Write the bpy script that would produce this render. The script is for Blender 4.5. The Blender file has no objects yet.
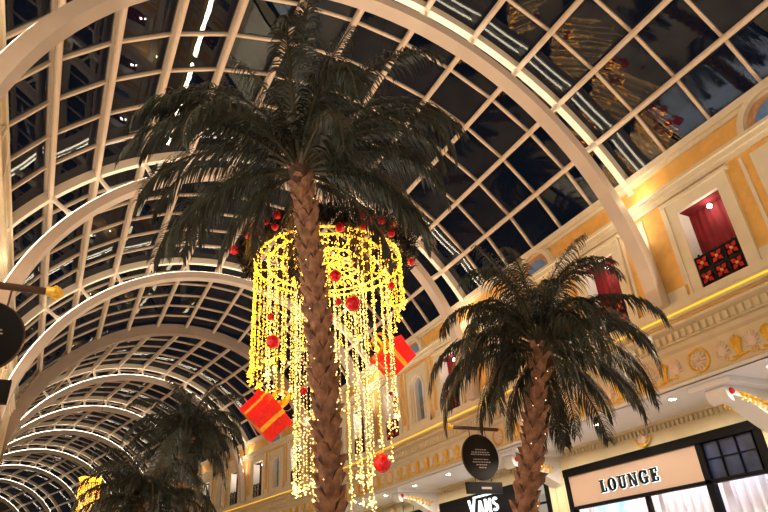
import bpy, math, random
from mathutils import Vector, Matrix
random.seed(7)
C = bpy.context.scene.collection
PI = math.pi
ZO = 1.5                       # eye height: z = 0 below is the eye, the floor is at -1.5
R = math.radians

# ------------------------------------------------------------------ materials
MATS = {}
def mat(name, col, rough=.6, metal=0., noise=0., nscale=8., emit=None, es=0., bump=0., spec=None, nosample=False, col2=None):
    if name in MATS: return MATS[name]
    m = bpy.data.materials.new(name); m.use_nodes = True
    nt = m.node_tree; b = nt.nodes['Principled BSDF']
    b.inputs['Base Color'].default_value = (*col, 1); b.inputs['Roughness'].default_value = rough
    b.inputs['Metallic'].default_value = metal
    if spec is not None: b.inputs['Specular IOR Level'].default_value = spec
    if noise or bump or col2:
        tc = nt.nodes.new('ShaderNodeTexCoord'); nz = nt.nodes.new('ShaderNodeTexNoise')
        nz.inputs['Scale'].default_value = nscale; nz.inputs['Detail'].default_value = 4
        nt.links.new(tc.outputs['Object'], nz.inputs['Vector'])
        mx = nt.nodes.new('ShaderNodeMix'); mx.data_type = 'RGBA'
        a = [max(0, c * (1 - noise)) for c in col]; d = [min(1, c * (1 + noise)) for c in col]
        if col2: a, d = col, col2
        mx.inputs['A'].default_value = (*a, 1); mx.inputs['B'].default_value = (*d, 1)
        rp = nt.nodes.new('ShaderNodeMapRange'); rp.inputs['From Min'].default_value = .35; rp.inputs['From Max'].default_value = .65
        nt.links.new(nz.outputs['Fac'], rp.inputs['Value']); nt.links.new(rp.outputs['Result'], mx.inputs['Factor'])
        nt.links.new(mx.outputs['Result'], b.inputs['Base Color'])
        if bump:
            bp = nt.nodes.new('ShaderNodeBump'); bp.inputs['Strength'].default_value = bump; bp.inputs['Distance'].default_value = .02
            nt.links.new(nz.outputs['Fac'], bp.inputs['Height']); nt.links.new(bp.outputs['Normal'], b.inputs['Normal'])
    if emit:
        b.inputs['Emission Color'].default_value = (*emit, 1); b.inputs['Emission Strength'].default_value = es
        if nosample: m.cycles.emission_sampling = 'NONE'
    MATS[name] = m
    return m

def vault_glass():
    m = bpy.data.materials.new('vault_glass'); m.use_nodes = True; nt = m.node_tree; nt.nodes.clear()
    o = nt.nodes.new('ShaderNodeOutputMaterial'); mx = nt.nodes.new('ShaderNodeMixShader')
    t = nt.nodes.new('ShaderNodeBsdfTransparent'); g = nt.nodes.new('ShaderNodeBsdfGlossy')
    f = nt.nodes.new('ShaderNodeFresnel'); f.inputs['IOR'].default_value = 1.5
    fr = nt.nodes.new('ShaderNodeMapRange'); fr.inputs['From Min'].default_value = .04; fr.inputs['From Max'].default_value = .8; fr.inputs['To Min'].default_value = .085; fr.inputs['To Max'].default_value = .13
    nt.links.new(f.outputs[0], fr.inputs['Value'])
    t.inputs['Color'].default_value = (.45, .5, .52, 1); g.inputs['Roughness'].default_value = .012
    g.inputs['Color'].default_value = (.55, .58, .58, 1)
    tc = nt.nodes.new('ShaderNodeTexCoord'); nz = nt.nodes.new('ShaderNodeTexNoise'); nz.inputs['Scale'].default_value = .9
    bp = nt.nodes.new('ShaderNodeBump'); bp.inputs['Strength'].default_value = .12; bp.inputs['Distance'].default_value = .02
    nt.links.new(tc.outputs['Object'], nz.inputs['Vector']); nt.links.new(nz.outputs['Fac'], bp.inputs['Height'])
    nt.links.new(bp.outputs['Normal'], g.inputs['Normal'])
    nt.links.new(fr.outputs[0], mx.inputs[0]); nt.links.new(t.outputs[0], mx.inputs[1]); nt.links.new(g.outputs[0], mx.inputs[2])
    nt.links.new(mx.outputs[0], o.inputs[0]); return m

def clear_glass():
    m = bpy.data.materials.new('shop_glass'); m.use_nodes = True; nt = m.node_tree; nt.nodes.clear()
    o = nt.nodes.new('ShaderNodeOutputMaterial'); mx = nt.nodes.new('ShaderNodeMixShader')
    t = nt.nodes.new('ShaderNodeBsdfTransparent'); g = nt.nodes.new('ShaderNodeBsdfGlossy'); g.inputs['Roughness'].default_value = .02
    f = nt.nodes.new('ShaderNodeLayerWeight'); f.inputs['Blend'].default_value = .12
    pw = nt.nodes.new('ShaderNodeMath'); pw.operation = 'POWER'; nt.links.new(f.outputs['Facing'], pw.inputs[0]); pw.inputs[1].default_value = 2.; nt.links.new(pw.outputs[0], mx.inputs[0]); nt.links.new(t.outputs[0], mx.inputs[1]); nt.links.new(g.outputs[0], mx.inputs[2])
    nt.links.new(mx.outputs[0], o.inputs[0]); return m

M_GLASS = vault_glass(); M_SHOPGLASS = clear_glass()
M_CREAM = mat('cream_plaster', (.74, .64, .47), .6, noise=.05, nscale=3)
M_CREAM2 = mat('pale_cream_moulding', (.80, .71, .55), .55, noise=.04, nscale=4)
M_ORANGE = mat('ochre_stucco', (.82, .47, .13), .7, noise=.09, nscale=5, bump=.1)
M_STEEL = mat('painted_steel', (.64, .51, .40), .45, noise=.03, nscale=2)
M_RIB = mat('pale_painted_steel', (.80, .72, .62), .45)
M_ARCH = mat('rose_beige_arch_paint', (.62, .52, .46), .5, noise=.03, nscale=2)
M_BAND = mat('darkened_arch_plaster', (.30, .23, .19), .7, noise=.08, nscale=2)  # weaker light on this arch is darkened into its colour
M_LED = mat('led_strip', (1, 1, 1), .5, emit=(1, .86, .64), es=8.5)
M_GOLDLED = mat('golden_led_rope', (.9, .6, .05), .4, emit=(1, .60, .03), es=.7)
M_GOLD = mat('gilded_plaster', (.90, .52, .05), .4, metal=.15, noise=.15, nscale=20)
M_SHELL = mat('shell_plaster', (.88, .72, .62), .6, noise=.05)
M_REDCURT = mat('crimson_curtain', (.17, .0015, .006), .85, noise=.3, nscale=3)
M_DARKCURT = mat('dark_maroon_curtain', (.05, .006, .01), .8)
M_WHITE = mat('white_plaster', (.86, .84, .80), .6)
M_IRON = mat('black_iron', (.012, .012, .014), .45, metal=.3)
M_REDFLOWER = mat('red_flower_felt', (.55, .01, .02), .7)
M_BLACK = mat('black_fascia', (.003, .003, .004), .6, spec=.08)
M_SOFFIT = mat('white_soffit', (.86, .87, .92), .6)
M_WALLLOW = mat('sand_plaster', (.76, .66, .44), .65, noise=.04, nscale=2)
M_SIGNPANEL = mat('pinkish_beige_panel', (.42, .30, .24), .55)
M_LETTERDARK = mat('dark_letter', (.003, .014, .016), .6, spec=.15)
M_HALO = mat('white_halo_light', (1, 1, 1), .5, emit=(.66, .92, 1), es=.95)
M_LETTERWHITE = mat('white_letter_light', (1, 1, 1), .5, emit=(.80, .95, 1), es=1.3)
M_TRUNK = mat('darkened_palm_bark', (.07, .035, .022), .9, noise=.45, nscale=14, bump=.5)  # darkened below the scale colour: shade in the gaps is painted in
M_SCALE = mat('palm_boot', (.25, .12, .068), .85, noise=.4, nscale=10, bump=.4)
M_LEAF = mat('palm_leaf', (.008, .011, .007), .38, noise=.4, nscale=5, col2=(.042, .052, .044))
M_RACHIS = mat('palm_rachis', (.045, .04, .022), .6)
M_BULB = mat('warm_bulb', (1, .8, .4), .5, emit=(1, .60, .22), es=4, nosample=True)
M_YBULB = mat('golden_bulb', (1, .8, .2), .5, emit=(1, .30, .006), es=18, nosample=True)
M_WBULB = mat('cream_bulb', (1, .9, .6), .5, emit=(1, .50, .12), es=6, nosample=True)
M_WIRE = mat('gold_wire', (.6, .42, .12), .5, emit=(1, .6, .08), es=.22, nosample=True)
M_HOOP = mat('golden_light_tube', (.8, .55, .1), .5, emit=(1, .42, .02), es=1.6, nosample=True)
M_CABLE = mat('dark_cable', (.05, .05, .05), .6)
M_GARLAND = mat('dark_garland', (.006, .012, .006), .9, noise=.4, nscale=30)
M_BAUBLE = mat('red_bauble', (.75, .006, .02), .22, noise=.3, nscale=25, bump=.5)
M_REDBOX = mat('red_gift_wrap', (.80, .004, .005), .35, noise=.15, nscale=18, bump=.4)
M_RIBBON = mat('gold_ribbon', (.85, .48, .04), .35, metal=.35, noise=.15, nscale=15)
M_BRONZE = mat('dark_bronze', (.10, .055, .035), .35, metal=.6)
M_SIGNBLACK = mat('black_sign_face', (.006, .006, .008), .55, spec=.2)
M_SIGNTEXT = mat('pale_sign_text', (.55, .5, .48), .5)
M_DRAPE = mat('white_drape', (.78, .74, .76), .7)
M_FLOOR = mat('beige_marble_tile', (.45, .37, .28), .35, noise=.2, nscale=1.2)
M_BLUEGLASS = mat('blue_night_glass', (.010, .018, .06), .3, noise=.6, nscale=2.5, spec=.3)
M_DARKROOM = mat('dark_room', (.02, .018, .016), .9)
M_GREEN = mat('teal_sign_light', (.05, .5, .45), .5, emit=(.1, .75, .65), es=1.2)
M_LAMP = mat('lamp_glow', (1, 1, 1), .5, emit=(1, .9, .75), es=22, nosample=True)
M_BLUEPIC = mat('blue_picture', (.75, .82, .9), .5, nscale=4, col2=(.10, .28, .55), emit=(.5, .7, .9), es=.8)  # own glow added to brighten the picture

def mural(name, sky, ground):
    m = bpy.data.materials.new(name); m.use_nodes = True; nt = m.node_tree; b = nt.nodes['Principled BSDF']
    b.inputs['Roughness'].default_value = .3
    tc = nt.nodes.new('ShaderNodeTexCoord'); nz = nt.nodes.new('ShaderNodeTexNoise'); nz.inputs['Scale'].default_value = 7
    nt.links.new(tc.outputs['Object'], nz.inputs['Vector'])
    cr = nt.nodes.new('ShaderNodeValToRGB'); cr.color_ramp.elements[0].position = .35; cr.color_ramp.elements[1].position = .7
    cr.color_ramp.elements[0].color = (*ground, 1); cr.color_ramp.elements[1].color = (*sky, 1)
    nt.links.new(nz.outputs['Fac'], cr.inputs['Fac']); nt.links.new(cr.outputs['Color'], b.inputs['Base Color'])
    MATS[name] = m; return m
M_SKYGLASS = mural('blue_stained_glass', (.10, .24, .62), (.18, .34, .66))
M_CITY = mural('stained_glass_city', (.32, .30, .26), (.04, .10, .14))

# ------------------------------------------------------------------ mesh builder
class MB:
    def __init__(s): s.v = []; s.f = []; s.mi = []; s.cur = 0
    def quad(s, a, b, c, d):
        n = len(s.v); s.v += [tuple(a), tuple(b), tuple(c), tuple(d)]; s.f.append((n, n+1, n+2, n+3)); s.mi.append(s.cur)
    def tri(s, a, b, c):
        n = len(s.v); s.v += [tuple(a), tuple(b), tuple(c)]; s.f.append((n, n+1, n+2)); s.mi.append(s.cur)
    def hexa(s, p):   # p: bottom 4 (ccw), top 4
        n = len(s.v); s.v += [tuple(q) for q in p]
        for f in ((3,2,1,0),(4,5,6,7),(0,1,5,4),(1,2,6,5),(2,3,7,6),(3,0,4,7)):
            s.f.append(tuple(n+i for i in f)); s.mi.append(s.cur)
    def box(s, x0, x1, y0, y1, z0, z1):
        s.hexa([(x0,y0,z0),(x1,y0,z0),(x1,y1,z0),(x0,y1,z0),(x0,y0,z1),(x1,y0,z1),(x1,y1,z1),(x0,y1,z1)])
    def mbox(s, T, s0, s1, z0, z1, d0, d1):
        s.hexa([T(s0,z0,d0),T(s1,z0,d0),T(s1,z0,d1),T(s0,z0,d1),T(s0,z1,d0),T(s1,z1,d0),T(s1,z1,d1),T(s0,z1,d1)])
    def marc(s, T, cs, cz, r0, r1, a0, a1, d0, d1, n=12):
        for i in range(n):
            a, b = a0+(a1-a0)*i/n, a0+(a1-a0)*(i+1)/n
            P = lambda r, t, d: T(cs+r*math.cos(t), cz+r*math.sin(t), d)
            s.hexa([P(r0,a,d0),P(r1,a,d0),P(r1,a,d1),P(r0,a,d1),P(r0,b,d0),P(r1,b,d0),P(r1,b,d1),P(r0,b,d1)])
    def spandrel(s, T, cs, cz, r, ztop, d0, d1, n=12):
        for i in range(n):
            a, b = PI*i/n, PI*(i+1)/n
            x0, z0, x1, z1 = cs+r*math.cos(a), cz+r*math.sin(a), cs+r*math.cos(b), cz+r*math.sin(b)
            s.hexa([T(x0,z0,d0),T(x1,z1,d0),T(x1,z1,d1),T(x0,z0,d1),T(x0,ztop,d0),T(x1,ztop,d0),T(x1,ztop,d1),T(x0,ztop,d1)])
    def tube(s, pts, r, n=8, closed=False):
        pts = [Vector(p) for p in pts]; m = len(pts); rr = r if isinstance(r, (list, tuple)) else [r]*m
        base = len(s.v); N = None
        for i, p in enumerate(pts):
            if closed: t = (pts[(i+1) % m]-pts[i-1]).normalized()
            else: t = (pts[min(i+1, m-1)]-pts[max(i-1, 0)]).normalized()
            if N is None:
                N = t.orthogonal().normalized()
            N = (N-t*N.dot(t)); N = N.normalized() if N.length > 1e-6 else t.orthogonal().normalized()
            B = t.cross(N)
            for k in range(n):
                a = 2*PI*k/n; s.v.append(tuple(p+(N*math.cos(a)+B*math.sin(a))*rr[i]))
        for i in range(m if closed else m-1):
            j = (i+1) % m
            for k in range(n):
                l = (k+1) % n
                s.f.append((base+i*n+k, base+i*n+l, base+j*n+l, base+j*n+k)); s.mi.append(s.cur)
        if not closed:
            s.f.append(tuple(base+k for k in range(n))[::-1]); s.mi.append(s.cur)
            s.f.append(tuple(base+(m-1)*n+k for k in range(n))); s.mi.append(s.cur)
    def ball(s, c, r, n=10, m=6, sz=1.):
        base = len(s.v); c = Vector(c)
        s.v.append(tuple(c+Vector((0,0,r*sz))))
        for i in range(1, m):
            ph = PI*i/m
            for k in range(n):
                a = 2*PI*k/n; s.v.append(tuple(c+Vector((r*math.sin(ph)*math.cos(a), r*math.sin(ph)*math.sin(a), r*sz*math.cos(ph)))))
        s.v.append(tuple(c-Vector((0,0,r*sz)))); last = len(s.v)-1
        for k in range(n):
            l = (k+1) % n
            s.f.append((base, base+1+k, base+1+l)); s.mi.append(s.cur)
            for i in range(m-2):
                s.f.append((base+1+i*n+k, base+1+(i+1)*n+k, base+1+(i+1)*n+l, base+1+i*n+l)); s.mi.append(s.cur)
            s.f.append((base+1+(m-2)*n+k, last, base+1+(m-2)*n+l)); s.mi.append(s.cur)
    def octa(s, c, r, rz=None):
        rz = rz or r; x, y, z = c; b = len(s.v)
        s.v += [(x+r,y,z),(x,y+r,z),(x-r,y,z),(x,y-r,z),(x,y,z+rz),(x,y,z-rz)]
        for i in range(4):
            j = (i+1) % 4; s.f.append((b+i, b+j, b+4)); s.f.append((b+j, b+i, b+5)); s.mi += [s.cur]*2
    def build(s, name, material, parent=None, smooth=False, origin=None):
        o0 = Vector(parent['_o']) if parent is not None and '_o' in parent else Vector(origin or (0,0,0))
        me = bpy.data.meshes.new(name)
        me.from_pydata([tuple(Vector(v)-o0) for v in s.v], [], s.f)
        for m in (material if isinstance(material, (list, tuple)) else [material]): me.materials.append(m)
        if len(me.materials) > 1: me.polygons.foreach_set('material_index', s.mi)
        if smooth: me.polygons.foreach_set('use_smooth', [True]*len(me.polygons))
        me.update()
        o = bpy.data.objects.new(name, me); C.objects.link(o)
        if parent is not None: o.parent = parent
        else: o.location = (o0.x, o0.y, o0.z+ZO)
        o['_o'] = tuple(o0)
        return o

def thing(name, label, cat, loc, group=None, kind=None):
    o = bpy.data.objects.new(name, None); C.objects.link(o); o.empty_display_size = .2
    o.location = (loc[0], loc[1], loc[2]+ZO); o['_o'] = tuple(loc); return tag(o, label, cat, group, kind)
def tag(o, label=None, cat=None, group=None, kind=None):
    if label: o['label'] = label
    if cat: o['category'] = cat
    if group: o['group'] = group
    if kind: o['kind'] = kind
    return o
def dup(root, loc, label, group=None, rz=0., sc=1.):
    r = root.copy(); C.objects.link(r); r.location = (loc[0], loc[1], loc[2]+ZO); r.rotation_euler = (0,0,rz); r.scale = (sc,sc,sc)
    r['_o'] = tuple(loc); r['label'] = label
    if group: r['group'] = group
    for ch in list(root.children):
        c = ch.copy(); C.objects.link(c); c.parent = r
        for g in ch.children:
            d = g.copy(); C.objects.link(d); d.parent = c
    return r
ORD = ['nearest', 'second', 'third', 'fourth', 'fifth', 'sixth', 'seventh', 'eighth', 'ninth', 'tenth', 'eleventh', 'twelfth', 'thirteenth', 'fourteenth', 'fifteenth', 'sixteenth']

# ------------------------------------------------------------------ geometry of the vault
XC, ZC, RG, HW = 3.882, 3.661, 6.486, 5.625      # axis, centre height, glass radius, half width of the hall
TH = R(10.03)
frames = {n: (XC, 6.554+6*n, 0.) for n in range(-2, 4)}
x, y, a = XC, 24.554, .1606
x += -math.sin(a)*5.635; y += math.cos(a)*5.635; frames[4] = (x, y, a)
for n in range(5, 13):
    a += .0269; x += -math.sin(a)*5.926; y += math.cos(a)*5.926; frames[n] = (x, y, a)
NB = 12
def fp(n, lx, z, dy=0.):
    cx, cy, a = frames[n]
    return Vector((cx+lx*math.cos(a)-dy*math.sin(a), cy+lx*math.sin(a)+dy*math.cos(a), z))
def gp(n, th, r=RG, dy=0.): return fp(n, r*math.sin(th), ZC+r*math.cos(th), dy)
THS = [(6-k)*TH for k in range(13)]              # 0 = right springing, 12 = left springing

# glass roof, one field per bay, with its purlins and glazing bars
bar_id = 0
for n in range(-2, NB):
    mb = MB()
    for k in range(12):
        for j in range(6):
            def L(t, th): return gp(n, th, 6.62).lerp(gp(n+1, th, 6.62), t)
            mb.quad(L(j/6, THS[k]), L((j+1)/6, THS[k]), L((j+1)/6, THS[k+1]), L(j/6, THS[k+1]))
    ceil = mb.build('ceiling', M_GLASS); tag(ceil, kind='structure')
    for k in range(13):
        mb = MB(); th = THS[k]
        if 0 < k < 12: mb.tube([gp(n, th, 6.46), gp(n+1, th, 6.46)], .058, 10)
        a0, a1 = gp(n, th, 6.57), gp(n+1, th, 6.57); b0, b1 = gp(n, th, 6.64), gp(n+1, th, 6.64)
        e = [fp(n, math.cos(th)*.03, -math.sin(th)*.03)-fp(n, 0, 0), fp(n+1, math.cos(th)*.03, -math.sin(th)*.03)-fp(n+1, 0, 0)]
        mb.hexa([a0-e[0], a1-e[1], b1-e[1], b0-e[0], a0+e[0], a1+e[1], b1+e[1], b0+e[0]])
        for j in range(1, 6) if 0 < k < 12 else ():
            mb.tube([gp(n, th, 6.50).lerp(gp(n+1, th, 6.50), j/6), gp(n, th, 6.60).lerp(gp(n+1, th, 6.60), j/6)], .025, 5)
        mb.build('purlin', M_STEEL, ceil, smooth=False)
    if n < 8:
        for j in range(1, 6):
            mb = MB()
            for k in range(12):
                def Q(th, r, w):
                    p = gp(n, th, r).lerp(gp(n+1, th, r), j/6); d = (fp(n+1,0,0)-fp(n,0,0)).normalized(); return p+d*w
                t0, t1 = THS[k], THS[k+1]
                mb.hexa([Q(t0,6.57,-.028),Q(t0,6.57,.028),Q(t0,6.64,.028),Q(t0,6.64,-.028),Q(t1,6.57,-.028),Q(t1,6.57,.028),Q(t1,6.64,.028),Q(t1,6.64,-.028)])
            mb.build('glazing_bar', M_STEEL, ceil)

# arch ribs
def arc_band(mb, n, cz, r0, r1, dy0, dy1, a0, a1, seg, foot=None):
    pts = [a0+(a1-a0)*i/seg for i in range(seg+1)]
    prev = None
    for t in pts:
        cur = [fp(n, r*math.sin(t), cz+r*math.cos(t), d) for r, d in ((r0,dy0),(r1,dy0),(r1,dy1),(r0,dy1))]
        if prev: mb.hexa(prev+cur)
        prev = cur
AZ = 4.16; RI0, RI1 = 5.34, 5.56
for n in range(-1, 11):
    if n == 3: continue
    who = ['arch rib nearest the camera, mostly above the frame', 'arch rib over the tall palm crown, foot beside the nearest red window', 'arch rib behind the tall palm crown, foot right of the golden strings', 'arch rib just before the broad taupe arch', '', 'first arch rib beyond the broad taupe arch', 'second arch rib beyond the broad taupe arch', 'third arch rib beyond the broad taupe arch', 'fourth arch rib beyond the broad taupe arch', 'fifth arch rib beyond the broad taupe arch', 'sixth arch rib beyond the broad taupe arch', 'seventh, farthest arch rib of the glass roof'][n+1]
    rib = thing('arch_rib', 'pale lit '+who, 'arch rib', tuple(fp(n, 0, 9.5)))
    seg = 48 if n < 4 else 32
    mb = MB(); arc_band(mb, n, AZ, RI0, RI1, -.13, .15, -PI/2, PI/2, seg); mb.build('inner_arch', M_ARCH, rib)
    mb = MB(); arc_band(mb, n, ZC, 6.40, 6.60, -.07, .07, -6.25*TH, 6.25*TH, seg); mb.build('outer_arch', M_RIB, rib)
    for dy in (-.075, .095):
        mb = MB(); arc_band(mb, n, AZ, RI1+.006, RI1+.022, dy-.018, dy+.018, -1.32, 1.32, seg); mb.build('led_strip', M_LED, rib)
    for k in range(1, 12):
        th = THS[k]; po = gp(n, th, 6.45)
        # inner arch point under the purlin
        dirv = (po-fp(n, 0, AZ)).normalized(); pi_ = fp(n, 0, AZ)+dirv*(RI1-.01)
        mb = MB(); mb.tube([pi_, pi_.lerp(po, .3), pi_.lerp(po, .75), po], [.085, .05, .05, .10], 8); mb.ball(po, .10, 8, 5); mb.build('strut', M_RIB, rib)
# the broad solid arch
mb = MB(); arc_band(mb, 3, 4.25, 5.55, 5.96, -.18, .14, -PI/2, PI/2, 56)
tag(mb.build('broad_arch', M_BAND, origin=tuple(fp(3, 0, 9.5))), 'broad solid taupe arch crossing the glass roof where the mall bends left', 'arch')

# ------------------------------------------------------------------ walls
def bay_map(n, side):
    """s along the wall in metres from the bay centre (+ = away from the camera), z, d = towards the hall"""
    p0, p1 = fp(n, side*HW, 0), fp(n+1, side*HW, 0)
    u = (p1-p0); L = u.length; u.normalize(); nr = Vector((-u.y, u.x, 0))*(1 if side > 0 else -1)
    mid = (p0+p1)/2; k = L/6
    return lambda s, z, d: (mid+u*(s*k)+nr*d)+Vector((0, 0, z))
def xprof(mb, T, prof, s0=-3., s1=3.):
    """sweep a list of (z,d) profile corners along the bay"""
    for (z0, d0), (z1, d1) in zip(prof[:-1], prof[1:]):
        mb.quad(T(s0,z0,d0), T(s1,z0,d0), T(s1,z1,d1), T(s0,z1,d1))
CURT = {}
def curtain(T, s0, s1, z0, z1, d, amp, waves):
    mb = MB(); N = waves*6
    P = [(s0+(s1-s0)*i/N, d+amp*math.sin(2*PI*i/6)) for i in range(N+1)]
    for (a, da), (b, db) in zip(P[:-1], P[1:]): mb.quad(T(a,z0,da), T(b,z0,db), T(b,z1,db), T(a,z1,da))
    return mb
def along(u, aim):
    """rotation whose X runs along u and whose -Z points to aim"""
    z = -aim.normalized(); x = (u-z*u.dot(z)).normalized(); return Matrix((x, z.cross(x), z)).transposed().to_euler()
def add_light(name, typ, loc, energy, col, **kw):
    l = bpy.data.lights.new(name, typ); l.energy = energy; l.color = col
    for k, v in kw.items():
        if k not in ('rot', 'aim'): setattr(l, k, v)
    o = bpy.data.objects.new(name, l); C.objects.link(o); o.location = (loc[0], loc[1], loc[2]+ZO)
    if 'aim' in kw: o.rotation_euler = Vector(kw['aim']).to_track_quat('-Z', 'Y').to_euler()
    return o

wid = [0]; did = [0]; tid = [0]
def struct(mb, name, m, parent=None, smooth=False):
    o = mb.build(name, m, parent, smooth)
    if parent is None: o['kind'] = 'structure'
    return o
SIDE = {1: 'right', -1: 'left'}
palm_part = {}
def gold_motif(T, s, z, d):
    mb = MB()
    for i, (dx, hz, w) in enumerate([(0,.19,.035),(-.045,.16,.03),(.045,.16,.03),(-.085,.11,.025),(.085,.11,.025)]):
        mb.tube([T(s+dx*.3, z-.16, d), T(s+dx*.7, z, d+.03), T(s+dx*1.1, z+hz*.7, d+.03), T(s+dx*1.3, z+hz, d)], [w*.5, w, w*.9, w*.2], 6)
    mb.tube([T(s-.09,z-.17,d+.01), T(s+.09,z-.17,d+.01)], .022, 6)
    return mb
def shell_motif(T, s, z, d):
    mb = MB()
    for i in range(9):
        a = PI*(.02+.12*i); L = .17+.03*math.sin(a)
        mb.tube([T(s, z-.07, d), T(s+math.cos(a)*L*.45, z-.06+math.sin(a)*L*.75, d+.03), T(s+math.cos(a)*L*.72, z-.06+math.sin(a)*L*1.25, d)], [.012, .022, .018], 6)
    return mb
def rosette(T, s, z, d):
    mb = MB(); mb.cur = 1
    ring = [T(s+.205*math.cos(a), z+.205*math.sin(a), d+.01) for a in [2*PI*i/28 for i in range(28)]]
    mb.tube(ring, .018, 6, closed=True)
    for i in range(0, 28, 2): mb.ball(ring[i], .027, 6, 4)
    mb.cur = 0
    for i in range(12):
        a = 2*PI*i/12; mb.tube([T(s+.03*math.cos(a), z+.03*math.sin(a), d), T(s+.1*math.cos(a), z+.1*math.sin(a), d+.03), T(s+.16*math.cos(a), z+.16*math.sin(a), d)], [.008, .028, .02], 6)
    mb.ball(T(s,z,d+.02), .035, 8, 5)
    return mb
def scroll(T, s, z, d):
    mb = MB(); pts = []
    for i in range(25):
        t = i/24; pts.append(T(s-.25+.50*t, z+.03*math.sin(t*2*PI), d))
    mb.tube(pts, .012, 5)
    for q in (-.25, .25):
        mb.tube([T(s+q+.03*math.cos(a), z+.03+.04*math.sin(a), d) for a in [i*.6 for i in range(9)]], .011, 5)
    for q in (-.12, .12): mb.ball(T(s+q, z+.02, d), .026, 6, 4)
    return mb

def railing(T, cs, label, group, festive):
    o0 = T(cs, 4.22, .02)
    r = thing('balcony_railing', label, 'railing', tuple(o0), group)
    mb = MB(); w = .43
    for z in (4.22, 4.50, 4.78): mb.mbox(T, cs-w, cs+w, z-.012, z+.012, .0, .03)
    for i in range(4):
        s = cs-w+.012+(2*w-.024)*i/3; mb.mbox(T, s-.012, s+.012, 4.2, 4.79, 0, .03)
    for s in (cs-w+.1, cs, cs+w-.1): mb.ball(T(s, 4.81, .015), .025, 6, 4)
    mb.build('rail_frame', M_IRON, r)
    mb = MB(); mb.cur = 0
    for i in range(3):
        for j in range(2):
            s = cs-w+(2*w)*(i+.5)/3; z = 4.36+.28*j
            for a in (PI/4, 3*PI/4):
                mb.tube([T(s-.13*math.cos(a), z-.13*math.sin(a), .02), T(s, z, .03), T(s+.13*math.cos(a), z+.13*math.sin(a), .02)], .010, 5)
            for a in range(4):
                c0 = a*PI/2
                mb.tube([T(s+.11*math.cos(c0)+.035*math.cos(b), z+.11*math.sin(c0)+.035*math.sin(b), .015) for b in [i2*PI/4 for i2 in range(8)]], .009, 4, closed=True)
    mb.build('scrollwork', M_IRON, r)
    if festive:
        mb = MB(); mb.mbox(T, cs-.42, cs+.42, 4.21, 4.78, -.03, -.015); mb.build('backing_panel', M_IRON, r)
    if festive:
        for i in range(3):
            for j in range(2):
                s = cs-w+(2*w)*(i+.5)/3; z = 4.36+.28*j
                mb = MB()
                for a in range(4):
                    c0 = a*PI/2+.78; p, q = T(s, z, .035), T(s+.135*math.cos(c0), z+.135*math.sin(c0), .05)
                    l = T(s+.085*math.cos(c0+.55), z+.085*math.sin(c0+.55), .06); m_ = T(s+.085*math.cos(c0-.55), z+.085*math.sin(c0-.55), .06)
                    mb.quad(p, l, q, m_)
                fl = mb.build('poinsettia', M_REDFLOWER, r)
                mb = MB(); mb.ball(T(s, z, .06), .03, 8, 5); mb.build('gold_boss', M_GOLD, fl)

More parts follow.
